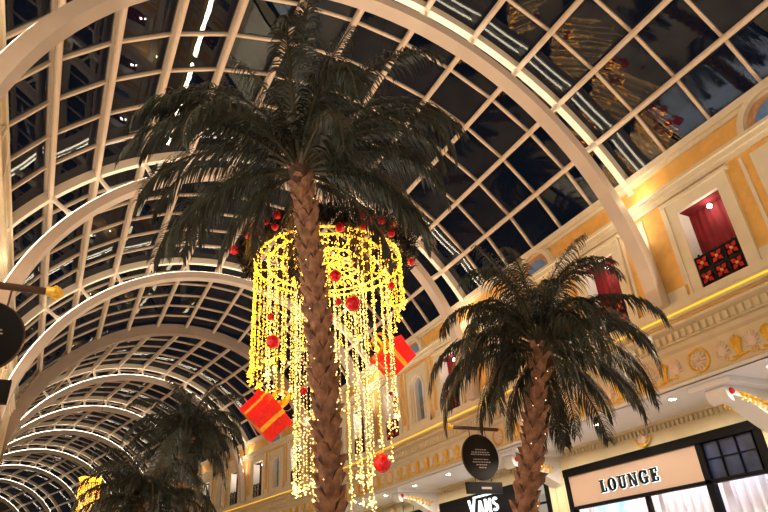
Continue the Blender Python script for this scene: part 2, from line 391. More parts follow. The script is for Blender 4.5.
shops_done = {}
def make_bay(n, side, detail):
    T = bay_map(n, side); sd = SIDE[side]
    far = n >= 3
    where = {-1: 'before the nearest rib foot', 0: 'between the nearest and second rib feet', 1: 'past the string-light curtain', 2: 'just before the broad taupe arch', 3: 'first bay beyond the broad taupe arch', 4: 'second bay beyond the broad taupe arch', 5: 'third bay beyond the broad taupe arch'}.get(n, 'far bay of the mall')
    # backing wall with openings
    mb = MB(); dz0, dz1 = 4.0, 6.98
    if detail:
        mb.mbox(T, -3, 3, 3.9, 4.2, -.4, 0); mb.mbox(T, -3, 3, 5.78, 6.98, -.4, 0)
        for s0, s1 in ((-3,-2.18),(-1.32,-.30),(.30,1.32),(2.18,3)): mb.mbox(T, s0, s1, 4.2, 5.78, -.4, 0)
        mb.mbox(T, -.30, .30, 4.2, 4.34, -.4, 0)
    else: mb.mbox(T, -3, 3, 3.9, 6.98, -.4, 0)
    wl = struct(mb, 'wall_'+sd, M_ORANGE)
    # cream frame work
    mb = MB()
    mb.mbox(T, -3, 3, 4.05, 4.20, 0, .10); 
    mb.mbox(T, -3, 3, 6.12, 6.20, 0, .06); mb.mbox(T, -3, 3, 6.20, 6.30, 0, .11); mb.mbox(T, -3, 3, 6.30, 6.36, 0, .16)
    mb.mbox(T, -3, 3, 6.80, 6.90, 0, .06); mb.mbox(T, -3, 3, 6.88, 7.02, 0, .12)
    for c in (-1.75, 1.75):
        for e in (-1, 1):
            mb.mbox(T, c+e*.43 if e > 0 else c-.66, c+.66 if e > 0 else c-.43, 4.2, 5.78, 0, .05)
            mb.mbox(T, c+(.62 if e > 0 else -.66), c+(.66 if e > 0 else -.62), 4.2, 6.0, .05, .075)
        mb.mbox(T, c-.66, c+.66, 5.78, 6.0, 0, .05); mb.mbox(T, c-.72, c+.72, 6.0, 6.06, 0, .09)
        for s0, s1 in ((c-.66, c-.43), (c+.43, c+.66)): pass
    for e in (-1, 1):
        a, b = sorted((e*.30, e*.62)); mb.mbox(T, a, b, 4.2, 5.78, 0, .05)
        a, b = sorted((e*.36, e*.42)); mb.mbox(T, a, b, 4.34, 5.4, .05, .09)
    mb.mbox(T, -.62, .62, 5.78, 6.0, 0, .05); mb.spandrel(T, 0, 5.42, .30, 5.78, -.02, .05)
    mb.marc(T, 0, 5.42, .34, .40, 0, PI, .05, .09, 12); mb.mbox(T, -.62, .62, 4.2, 4.34, 0, .06)
    for c in (-2.72, 2.72, -.97, .97):          # raised edges of the ochre panels
        h = .14 if abs(c) < 2 else .22
        for e in (-1, 1): mb.mbox(T, c+e*(h+.03)-.03, c+e*(h+.03)+.03, 4.42, 6.05, 0, .03)
        mb.mbox(T, c-h, c+h, 4.2, 4.42, 0, .03)
    mb.marc(T, 0, 6.36, .50, .60, 0, PI, 0, .14, 18); mb.marc(T, 0, 6.36, .60, .64, 0, PI, 0, .10, 18)
    struct(mb, 'trim_'+sd, M_CREAM2, wl)
    # entablature below the ledge
    mb = MB()
    prof = [(4.05,.0),(4.05,.12),(3.98,.14),(3.92,.10),(3.92,-.05),(3.86,-.08),(3.80,-.20),(3.62,-.20),(3.62,-.30),(3.55,-.34),(3.50,-.42),(2.98,-.42),(2.98,-.36),(2.92,-.30),(2.86,-.28),(2.84,-.28),(2.84,-2.0)]
    mb2 = MB()
    xprof(mb, T, prof[:-1])
    en = struct(mb, 'trim_'+sd, M_CREAM, None)
    if detail:
        mb = MB(); N = 42
        for i in range(N):
            s = -3+6*(i+.5)/N; mb.mbox(T, s-.035, s+.035, 3.64, 3.78, -.20, -.13)
        dd = mb.build('dentil_course', M_CREAM, en)
        mb = MB(); mb.tube([T(-3, 3.965, .155), T(3, 3.965, .155)], .021, 8); mb.build('gold_light_rope', M_GOLDLED, en)
        D = -.415
        k = 0
        for i in range(19) if side > 0 else ():
            s = -2.51+i*.2789
            if i % 2: mo = gold_motif(T, s, 3.24, D); nm, mm = 'gold_anthemion', M_GOLD
            else: mo = shell_motif(T, s, 3.22, D); nm, mm = 'shell_palmette', M_SHELL
            mo.build(nm, mm, en)
        for s in [-2.23+.558*i for i in range(9)] if side > 0 else (): scroll(T, s, 3.05, D).build('gold_scroll', M_GOLD, en)
        rosette(T, 3.0, 3.23, D).build('gold_rosette', [M_SHELL, M_GOLD], en)
    # soffit and lower wall
    mb = MB(); mb.mbox(T, -3, 3, 2.84, 2.92, -2.15, -.28); so = struct(mb, 'ceiling_soffit', M_SOFFIT); so['kind'] = 'structure'
    mb = MB(); mb.mbox(T, -3, 3, 2.37, 2.84, -2.25, -2.1)
    for e in (-1, 1): 
        a, b = sorted((e*3, e*2.68)); mb.mbox(T, a, b, -1.5, 2.37, -2.25, -2.06)
        a, b = sorted((e*2.93, e*2.75)); mb.mbox(T, a, b, -1.2, 2.1, -2.06, -2.04)
    mb.mbox(T, -3, 3, 2.78, 2.84, -2.1, -2.0)
    lw = struct(mb, 'wall_'+sd, M_WALLLOW)
    if detail:
        mb = MB()
        for i in range(46):
            s = -2.65+5.3*i/45; mb.mbox(T, s-.03, s+.03, 2.66, 2.77, -2.1, -2.04)
        mb.build('dentil_course', M_WALLLOW, lw)
        mb = MB(); mb.cur = 0
        for i in range(7):
            a = PI*(.05+.15*i); mb.tube([T(0, 2.5, -2.08), T(.12*math.cos(a), 2.52+.15*math.sin(a), -2.04), T(.16*math.cos(a), 2.52+.2*math.sin(a), -2.08)], [.02,.03,.02], 6)
        mb.cur = 1
        for e in (-1, 1): mb.tube([T(0, 2.47, -2.06), T(e*.12, 2.45, -2.05), T(e*.2, 2.52, -2.05), T(e*.22, 2.6, -2.06)], .022, 6)
        mb.tube([T(-.08, 2.44, -2.05), T(0, 2.42, -2.03), T(.08, 2.44, -2.05)], .03, 6)
        mb.build('shell_medallion', [M_SHELL, M_GOLD], lw)
    # downlights
    if detail:
        for i, s in enumerate((-2., 0., 2.)):
            t = T(s, 2.83, -.75); dl = thing('downlight', f'round {sd} soffit downlight, {["near","middle","far"][i]} one, {where}', 'downlight', tuple(t))
            mb = MB(); mb.tube([T(s,2.845,-.75), T(s,2.825,-.75)], .085, 16); mb.build('trim_ring', M_WHITE, dl)
            mb = MB(); mb.tube([T(s,2.835,-.75), T(s,2.818,-.75)], .062, 16); mb.build('lens', M_LAMP, dl)
    # windows
    if detail:
        for wi, c in enumerate((-1.75, 1.75)):
            wid[0] += 1
            o0 = T(c, 4.2, 0); w = bpy.data.objects.new(f'window_{wid[0]}', None); C.objects.link(w); w.location = (o0.x, o0.y, o0.z+ZO); w['_o'] = tuple(o0); w['kind'] = 'structure'
            mb = MB()
            mb.mbox(T, c-.52, c-.422, 4.2, 5.8, -.60, .02); mb.mbox(T, c+.422, c+.52, 4.2, 5.8, -.60, .02)
            mb.mbox(T, c-.52, c+.52, 5.772, 5.86, -.60, .02); mb.mbox(T, c-.52, c+.52, 4.12, 4.208, -.60, .02); mb.mbox(T, c-.52, c+.52, 4.12, 5.86, -.65, -.60)
            mb.build('reveal', M_WHITE, w)
            mb = MB(); mb.mbox(T, c-.422, c+.422, 5.758, 5.771, -.60, -.02); mb.build('head_cover', M_REDCURT if n < 2 and side > 0 else M_DARKCURT, w)  # thin slab covering the white window head, in the curtain's material
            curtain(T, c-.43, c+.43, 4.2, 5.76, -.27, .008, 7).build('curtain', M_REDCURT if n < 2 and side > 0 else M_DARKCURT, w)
            mb = MB(); sp = c-.08; mb.ball(T(sp, 5.66, -.16), .045, 10, 6); lm = mb.build('spot_bulb', M_LAMP, w)
            if side > 0 and n <= 5:
                add_light('window_spot', 'POINT', T(sp, 5.52, -.08), 2.6 if n < 2 else 6, (1, .86, .68), shadow_soft_size=.04)
            pos = ['nearer', 'farther'][wi]
            railing(T, c, f'iron railing, {pos} {sd} window, {where}', f'window railings on the {sd} wall', n < 2 and side > 0)
        # stained glass niche
        sg = thing('stained_glass_window', f'arched blue stained-glass panel, {sd} wall, {where}', 'stained glass', tuple(T(0, 4.34, -.15)), 'arched stained-glass panels')
        mb = MB(); mb.mbox(T, -.30, .30, 5.0, 5.42, -.2, -.16); mb.marc(T, 0, 5.42, 0, .31, 0, PI, -.2, -.16, 12); mb.build('sky_glass', M_SKYGLASS, sg)
        mb = MB(); mb.mbox(T, -.30, .30, 4.34, 5.0, -.2, -.16)
        for s, w_, h in ((-.2,.04,.1),(-.1,.05,.2),(0,.05,.42),(.12,.05,.16),(.22,.04,.08)): mb.hexa([T(s-w_,5.0,-.16),T(s+w_,5.0,-.16),T(s+w_,5.0,-.15),T(s-w_,5.0,-.15),T(s-.008,5.0+h,-.16),T(s+.008,5.0+h,-.16),T(s+.008,5.0+h,-.15),T(s-.008,5.0+h,-.15)])
        mb.build('tower_glass', M_CITY, sg)
        mb = MB(); mb.marc(T, 0, 5.42, .25, .305, 0, PI, -.16, -.02, 12)
        for e in (-1, 1):
            a, b = sorted((e*.25, e*.305)); mb.mbox(T, a, b, 4.34, 5.42, -.16, -.02)
        mb.build('white_frame', M_WHITE, sg)
        lu = thing('lunette_panel', f'half-round painted lunette, {sd} wall, {where}', 'lunette', tuple(T(0, 6.36, .02)), 'lunettes above the stained-glass windows')
        mb = MB(); mb.marc(T, 0, 6.36, 0, .36, 0, PI, .0, .025, 14); mb.build('painted_sky', M_SKYGLASS, lu)
        mb = MB(); mb.marc(T, 0, 6.36, .36, .50, 0, PI, .0, .03, 14); mb.build('painted_border', mat('terracotta_border', (.55,.30,.16), .6, noise=.2), lu)
    # console under the rib at the far end of the bay
    if detail:
        s = 3.0
        o0 = T(s, 2.84, -2.1); cb = thing('console_bracket', f'white gilt console, {sd} balcony, far end, {where}', 'console', tuple(o0), 'scrolled consoles under the balcony')
        hw = .20
        prof = [(-2.1, 1.95)]
        for i in range(13):
            t = i/12; prof.append((-2.1+1.38*t, 1.95+.62*(t**.6)-.05*math.sin(PI*t*2)))
        for i in range(9):
            a = -PI/2+PI*i/8; prof.append((-.74+.17*math.cos(a), 2.64+.17*math.sin(a)))
        prof += [(-.75, 2.84), (-2.1, 2.84)]
        mb = MB(); b = len(mb.v); m = len(prof)
        for e in (-hw, hw):
            for d, z in prof: mb.v.append(tuple(T(s+e, z, d)))
        for i in range(m):
            j = (i+1) % m; mb.f.append((b+i, b+j, b+m+j, b+m+i)); mb.mi.append(0)
        mb.f.append(tuple(range(b+m-1, b-1, -1))); mb.f.append(tuple(range(b+m, b+2*m))); mb.mi += [0, 0]
        mb.build('console_body', M_SOFFIT, cb)
        mb = MB(); mb.mbox(T, s-.42, s+.42, 2.74, 2.84, -2.1, -.45); mb.build('abacus', M_SOFFIT, cb)
        for e in (-1, 1):
            mb = MB(); mb.ball(T(s+e*(hw+.005), 2.64, -.72), .06, 8, 5); mb.build('ruby_boss', M_REDFLOWER, cb)
            mb = MB()
            for i in range(7):
                t = i/6; c0 = Vector(T(s+e*(hw+.012), 2.58-.16*t, -1.0-.75*t))
                for q in (-.5, .4, 1.3):
                    mb.tube([c0, T(s+e*(hw+.03), 2.58-.16*t+.07*math.sin(q*2), -1.0-.75*t+.09*math.cos(q*2)), T(s+e*(hw+.012), 2.58-.16*t+.11*math.sin(q*2), -1.0-.75*t+.15*math.cos(q*2))], [.01, .026, .008], 5)
            mb.build('gold_acanthus', M_GOLD, cb)
        # uplighter at the rib foot
        up = thing('uplight', f'small uplighter on the {sd} ledge at the rib foot ending the bay {where}', 'lamp', tuple(T(s, 4.2, .05)), 'ledge uplighters')
    return T
RIGHT = {n: make_bay(n, 1, n <= 5) for n in range(-2, NB)}
LEFT = {n: make_bay(n, -1, -1 <= n <= 1) for n in range(-2, NB)}
for o in [o for o in bpy.data.objects if o.name.startswith('uplight')]: bpy.data.objects.remove(o)

# floor and ends
mb = MB(); mb.box(-8, 16, -6, 26, -1.6, -1.5); mb.box(-30, 16, 26, 76, -1.6, -1.5); struct(mb, 'floor', M_FLOOR)
mb = MB(); mb.box(-4, 12, -5.9, -5.6, -1.5, 7); arc_ = [(XC+6.6*math.sin(t), -5.6, ZC+6.6*math.cos(t)) for t in [(-6+i)*TH for i in range(13)]]
for p, q in zip(arc_[:-1], arc_[1:]): mb.quad((p[0], p[1], 6.9), (q[0], q[1], 6.9), q, p)
struct(mb, 'wall_back', M_CREAM)
mb = MB(); T = lambda s, z, d: fp(NB, s, z, d); mb.hexa([T(-8,-1.5,0),T(8,-1.5,0),T(8,-1.5,.3),T(-8,-1.5,.3),T(-8,11,0),T(8,11,0),T(8,11,.3),T(-8,11,.3)]); struct(mb, 'wall_front', M_CREAM)

# ------------------------------------------------------------------ shop fronts
def stroke(mb, T, pts, d0, d1, s0, z0, h):
    """pts: list of quads in letter units (0..1 wide, 0..1 tall)"""
    for q in pts:
        P = [(s0-x*h*1.12, z0+y*h) for x, y in q]      # text runs towards the camera side (-s)
        mb.hexa([T(P[0][0],P[0][1],d0),T(P[1][0],P[1][1],d0),T(P[1][0],P[1][1],d1),T(P[0][0],P[0][1],d1),
                 T(P[3][0],P[3][1],d0),T(P[2][0],P[2][1],d0),T(P[2][0],P[2][1],d1),T(P[3][0],P[3][1],d1)])
def rect(x0, y0, x1, y1): return [(x0,y0),(x1,y0),(x1,y1),(x0,y1)]
def ring(cx, cy, rx, ry, a0, a1, tx, ty, n=16):
    out = []
    for i in range(n):
        a, b = a0+(a1-a0)*i/n, a0+(a1-a0)*(i+1)/n
        def o(t, k): return (cx+(rx-k*tx)*math.cos(t), cy+(ry-k*ty)*math.sin(t))
        out.append([o(a,0), o(b,0), o(b,1), o(a,1)])
    return out
SERIF = {
 'L': (.62, [rect(.10,0,.27,1), rect(0,0,.37,.05), rect(0,.95,.37,1), rect(.27,0,.60,.06), [(.50,0),(.60,0),(.60,.28),(.56,.28)]]),
 'O': (.82, ring(.39,.5,.39,.52,0,2*PI,.17,.05,24)),
 'U': (.82, [rect(.10,.3,.26,1), rect(0,.95,.36,1), rect(.62,.3,.68,1), rect(.50,.95,.80,1)]+ring(.39,.32,.29,.34,PI,2*PI,.14,.07,12)),
 'N': (.84, [rect(.10,0,.16,1), rect(0,0,.26,.05), rect(.66,0,.72,1), rect(.55,.95,.82,1), rect(0,.95,.2,1), [(.52,.0),(.72,.0),(.27,1),(.06,1)]]),
 'G': (.84, ring(.39,.5,.39,.52,.22*PI,1.75*PI,.17,.06,20)+[rect(.55,.05,.71,.42), rect(.46,.40,.80,.45), [(.66,.68),(.71,.68),(.71,.98),(.66,.98)]]),
 'E': (.66, [rect(.10,0,.27,1), rect(0,0,.37,.05), rect(0,.95,.37,1), rect(.27,0,.62,.05), rect(.27,.95,.60,1), rect(.27,.475,.46,.53), rect(.57,0,.62,.25), rect(.55,.75,.60,1), rect(.43,.40,.47,.60)]),
 '/V': (.80, [[(.30,0),(.46,0),(.19,1),(0,1)], [(.30,0),(.46,0),(.76,1),(.60,1)], rect(.60,1.02,2.75,1.12)]),
 '/A': (.66, [[(0,0),(.16,0),(.40,.82),(.24,.82)], [(.48,0),(.64,0),(.40,.82),(.24,.82)], rect(.16,.2,.48,.34)]),
 '/N': (.64, [rect(0,0,.15,.82), rect(.43,0,.58,.82), [(.40,0),(.58,0),(.18,.82),(0,.82)]]),
 '/S': (.56, ring(.25,.60,.25,.22,.15*PI,1.5*PI,.14,.14,12)+ring(.25,.22,.25,.22,-.85*PI,.5*PI,.14,.14,12)),
}
def write(word, T, s_left, z0, h, d0, d1, m, parent, name, prefix='', gap=.10, grow=0.):
    mb = MB(); s = s_left; each = name == 'letter'
    for ch in word:
        if each: mb = MB()
        w, st = SERIF[prefix+ch]
        if grow:
            st2 = []
            for q in st:
                cx = sum(p[0] for p in q)/4; cy = sum(p[1] for p in q)/4
                st2.append([(p[0]+(grow if p[0] > cx else -grow), p[1]+(grow if p[1] > cy else -grow)) for p in q])
            st = st2
        stroke(mb, T, st, d0, d1, s, z0, h); s -= (w+gap)*h*1.12
        if each: mb.build('letter', m, parent)
    if each: return
    return mb.build(name, m, parent)

def shop(n, side, kind, label):
    T = (RIGHT if side > 0 else LEFT)[n]
    W = -2.12                           # plane of the shop front
    o0 = T(0, -1.5, W); sh = thing('shop_front', label, 'shop front', tuple(o0))
    S0, S1 = -2.68, 2.68
    mb = MB()
    mb.mbox(T, S0, S1, 2.19, 2.37, W-.1, W+.10); mb.mbox(T, S0, S0+.16, -1.5, 2.19, W-.1, W+.08); mb.mbox(T, S1-.14, S1, -1.5, 2.19, W-.1, W+.08)
    if kind == 'lounge':
        mb.mbox(T, S0, S1, 1.42, 1.49, W-.1, W+.07); mb.mbox(T, -1.36, -1.22, -1.5, 2.19, W-.1, W+.07)
        mb.mbox(T, .3, .36, -1.5, 1.42, W-.1, W+.04)
    elif kind == 'shoes':
        mb.mbox(T, -1.9, S1, 1.55, 2.19, W-.1, W+.09); mb.mbox(T, S0, -1.9, 1.72, 1.76, W-.1, W+.05); mb.mbox(T, -1.95, -1.8, -1.5, 1.6, W-.1, W+.08)
    else: mb.mbox(T, S0, S1, 1.55, 2.19, W-.1, W+.07)
    mb.build('black_surround', M_BLACK, sh)
    if kind == 'lounge':
        mb = MB(); mb.mbox(T, -1.22, 2.54, 1.49, 2.20, W-.09, W+.05); mb.build('sign_panel', M_SIGNPANEL, sh)
        ha = write('LOUNGE', T, 1.52, 1.675, .26, W+.052, W+.060, M_HALO, sh, 'halo_light', gap=.24, grow=.075)
        write('LOUNGE', T, 1.52, 1.675, .26, W+.066, W+.09, M_LETTERDARK, sh, 'letter', gap=.24, grow=.045)
        mb = MB(); mb.mbox(T, S0+.16, -1.36, 1.49, 2.19, W-.03, W-.01); mb.build('transom_glass', M_BLUEGLASS, sh)
        mb = MB()
        for s in (-1.70, -2.08, -2.44): mb.mbox(T, s-.012, s+.012, 1.49, 2.19, W-.01, W+.03)
        mb.mbox(T, S0+.16, -1.36, 1.86, 1.875, W-.01, W+.03); mb.build('glazing_bars', M_BLACK, sh)
        for s0, s1 in ((-1.2, .3), (.42, 2.5), (-2.5, -1.38)): curtain(T, s0, s1, -1.4, 1.70, W-.45, .05, int((s1-s0)*5)).build('drape', M_DRAPE, sh)
        mb = MB(); mb.mbox(T, 1.05, 2.15, -.2, 1.47, W-.30, W-.27); mb.build('blue_picture', M_BLUEPIC, sh)
    elif kind == 'shoes':
        write('VANS', T, .98, 1.78, .46, W+.10, W+.13, M_LETTERWHITE, sh, 'letter', prefix='/', gap=.10)
    mb = MB(); mb.mbox(T, S0+.16, S1-.14, -1.5, 1.42, W-.02, W-.012); mb.build('shop_glass', M_SHOPGLASS, sh)
    mb = MB(); mb.mbox(T, S0, S1, -1.5, -1.45, W-1.8, W-.1); mb.mbox(T, S0, S1, -1.5, 2.3, W-1.85, W-1.8); mb.mbox(T, S0, S1, 2.25, 2.3, W-1.8, W-.1)
    for s in (S0, S1): mb.mbox(T, s-.03, s+.03, -1.5, 2.3, W-1.8, W-.1)
    mb.build('interior_lining', M_WHITE if kind != 'shoes' else M_WHITE, sh)
    col = {'lounge': (.92, .9, 1), 'shoes': (.7, .85, 1), 'cool': (.45, .65, 1), 'warm': (1, .78, .5)}[kind]
    c = T(0, 2.2, W-.22); nr = (T(0,0,1)-T(0,0,0)); add_light('shop_ceiling_light', 'AREA', c, {'lounge': 190, 'shoes': 180, 'cool': 300, 'warm': 220}[kind], col, shape='RECTANGLE', size=4.6, size_y=.16).rotation_euler = along(T(1,0,0)-T(0,0,0), nr*.5+Vector((0, 0, -1)))
shop(0, 1, 'lounge', 'black-framed shop front with a beige LOUNGE sign and pale drapes, right of the leaning palm')
shop(1, 1, 'shoes', 'black shop front with white glowing VANS lettering, behind the oval hanging sign')
shop(-1, 1, 'cool', 'black-framed shop front at the far right edge beyond the LOUNGE sign')
shop(2, 1, 'warm', 'black-framed shop front on the right, behind the bottom of the string lights')
shop(-1, -1, 'cool', 'black-framed shop front on the left beside the camera')
shop(0, -1, 'cool', 'black-framed shop front on the left below the round black sign')
shop(1, -1, 'warm', 'black-framed shop front on the left past the round black sign')

# teal lit sign hanging from the soffit
T = RIGHT[2]
ts = thing('hanging_exit_sign', 'small teal lit sign hung on two rods under the balcony, left of the white lettering', 'sign', tuple(T(-2.0, 2.2, -1.5)))
mb = MB(); mb.mbox(T, -2.45, -1.65, 1.95, 2.22, -1.6, -1.52); mb.build('lit_face', M_GREEN, ts)
mb = MB()
for s in (-2.4, -1.7): mb.tube([T(s, 2.22, -1.56), T(s, 2.84, -1.56)], .012, 5)
mb.build('rods', M_CABLE, ts)

# ------------------------------------------------------------------ bracket signs
def bracket_sign(p_wall, p_tip, c, r, label, right):
    y0 = p_wall[1]; t = thing('bracket_sign', label, 'sign', p_wall)
    mb = MB(); mb.tube([p_wall, p_tip], .045, 10); mb.build('bracket_bar', M_BRONZE, t)
    mb = MB(); dx = 1 if p_tip[0] > p_wall[0] else -1
    mb.tube([(p_tip[0]-dx*.10, y0, p_tip[2]), (p_tip[0]-dx*.02, y0, p_tip[2]), (p_tip[0]+dx*.04, y0, p_tip[2]), (p_tip[0]+dx*.09, y0, p_tip[2])], [.05, .075, .075, .03], 12)
    for i in range(8):
        a = 2*PI*i/8; mb.ball((p_tip[0], y0+.075*math.cos(a), p_tip[2]+.075*math.sin(a)), .022, 6, 4)
    mb.build('gold_finial', M_GOLD, t)
    mb = MB(); N = 40
    ring_ = [(c[0]+r*math.cos(2*PI*i/N), c[2]+r*math.sin(2*PI*i/N)) for i in range(N)]
    b = len(mb.v)
    for dy in (-.03, .03): mb.v += [(px, y0+dy, pz) for px, pz in ring_]
    for i in range(N):
        j = (i+1) % N; mb.f.append((i, j, N+j, N+i)); mb.mi.append(0)
    mb.f.append(tuple(range(N))); mb.f.append(tuple(range(2*N-1, N-1, -1))); mb.mi += [0, 0]
    disc = mb.build('round_board', M_SIGNBLACK, t)
    mb = MB(); mb.tube([(c[0]+r*math.cos(2*PI*i/N), y0, c[2]+r*math.sin(2*PI*i/N)) for i in range(N)], .022, 6, closed=True); mb.build('rim', M_BRONZE, disc)
    for px in (c[0]-r*.45, c[0]+r*.45):
        mb = MB(); mb.tube([(px, y0, c[2]+r*.88), (px, y0, p_wall[2]-.03)], .012, 6); mb.tube([(px, y0, c[2]-r*.88), (px, y0, c[2]-r-.05)], .012, 6); mb.build('hanger', M_BRONZE, t)
    mb = MB(); mb.box(c[0]-r*.98, c[0]+r*.98, y0-.035, y0+.035, c[2]-r-.32, c[2]-r-.06); mb.build('lower_plate', M_SIGNBLACK, t)
    # lines of small writing
    mb = MB(); rnd = random.Random(3)
    for i, (z, w) in enumerate(((.32,.28),(.20,.5),(.10,.55),(-.12,.45),(-.24,.5),(-.36,.32),(-.48,.18))):
        x = -w
        while x < w-.05:
            ww = rnd.uniform(.05, .13); k = r
            mb.box(c[0]+x*k, c[0]+(x+ww)*k, y0-.036, y0-.031, c[2]+(z-.018)*k, c[2]+(z+.022)*k); x += ww+.04
    mb.box(c[0]-.2*r, c[0]+.35*r, y0-.042, y0-.036, c[2]-r-.22, c[2]-r-.17)
    mb.build('writing', M_SIGNTEXT, t)
bracket_sign((9.93, 12.52, 3.39), (8.42, 12.52, 3.39), (9.25, 12.52, 2.70), .53, 'round black hanging sign with pale writing, barred out from the right frieze', True)
bracket_sign((-1.80, 7.6, 3.40), (-.36, 7.6, 3.40), (-1.0, 7.6, 2.76), .42, 'round black hanging sign on a bronze bar at the left edge of the photo', False)

# ------------------------------------------------------------------ palms
def frond_mesh(idx, e0, L, bend, rnd):
    """rachis in the XZ plane starting at the origin, leaflets hang from it"""
    N = 22; pts = [Vector((0, 0, 0))]; ang = []
    for i in range(N):
        t = (i+.5)/N; a = e0-bend*(t**1.25); ang.append(a)
        pts.append(pts[-1]+Vector((math.cos(a), .0, math.sin(a)))*(L/N))
    side = rnd.uniform(-.25, .25)
    pts = [p+Vector((0, side*(p.length/L)**2, 0)) for p in pts]
    rc = MB(); rc.tube(pts, [.026*(1-.85*i/N)+.003 for i in range(N+1)], 5)
    lf = MB(); M = 74
    for i in range(M):
        t = .10+.90*i/(M-1)
        f = t*N; k = min(int(f), N-1); p = pts[k].lerp(pts[k+1], f-k); tan = (pts[k+1]-pts[k]).normalized()
        up = Vector((-tan.z, 0, tan.x)); lat = tan.cross(up).normalized()
        ll = (.46*math.sin(PI*min(1, t*.8+.18))**.6+.06)*rnd.uniform(.75, 1.15)
        for sg in (-1, 1):
            d = (lat*sg*.75+tan*rnd.uniform(.55,.95)+up*rnd.uniform(-.1,.3)).normalized()
            q = p.copy(); w = .0088; seg = 4; wd = (tan*.8+up*.2).normalized(); prev = None; g = rnd.uniform(.55,1.25)
            for j in range(seg+1):
                ww = w*(1, 1.15, 1., .7, .1)[j]; a, b = q-wd*ww, q+wd*ww
                if prev: lf.quad(prev[0], prev[1], b, a)
                prev = (a, b); q = q+d*(ll/seg); d = (d+Vector((0, 0, -g))).normalized()
                wd = (wd-d*wd.dot(d)).normalized() if (wd-d*wd.dot(d)).length > .05 else lat
    return rc, lf
rnd = random.Random(11)
FR = []
specs = [(R(86), 2.2, R(50)), (R(80), 2.3, R(95)), (R(72), 2.4, R(130)), (R(62), 2.45, R(142)), (R(52), 2.45, R(138)), (R(42), 2.4, R(130)), (R(30), 2.35, R(118)), (R(16), 2.25, R(105)), (R(0), 2.1, R(88)), (R(-18), 1.9, R(66)), (R(-38), 1.5, R(46))]
for i, s in enumerate(specs):
    for v in range(2):
        rc, lf = frond_mesh(i, s[0], s[1]*rnd.uniform(.95,1.05), s[2]*rnd.uniform(.9,1.1), rnd)
        FR.append((i, rc, lf))
def mesh_only(mb, name, m):
    me = bpy.data.meshes.new(name); me.from_pydata([tuple(v) for v in mb.v], [], mb.f); me.materials.append(m); me.update(); return me
FRM = [(i, mesh_only(rc, 'frond_rachis', M_RACHIS), mesh_only(lf, 'frond_leaflets', M_LEAF)) for i, rc, lf in FR]
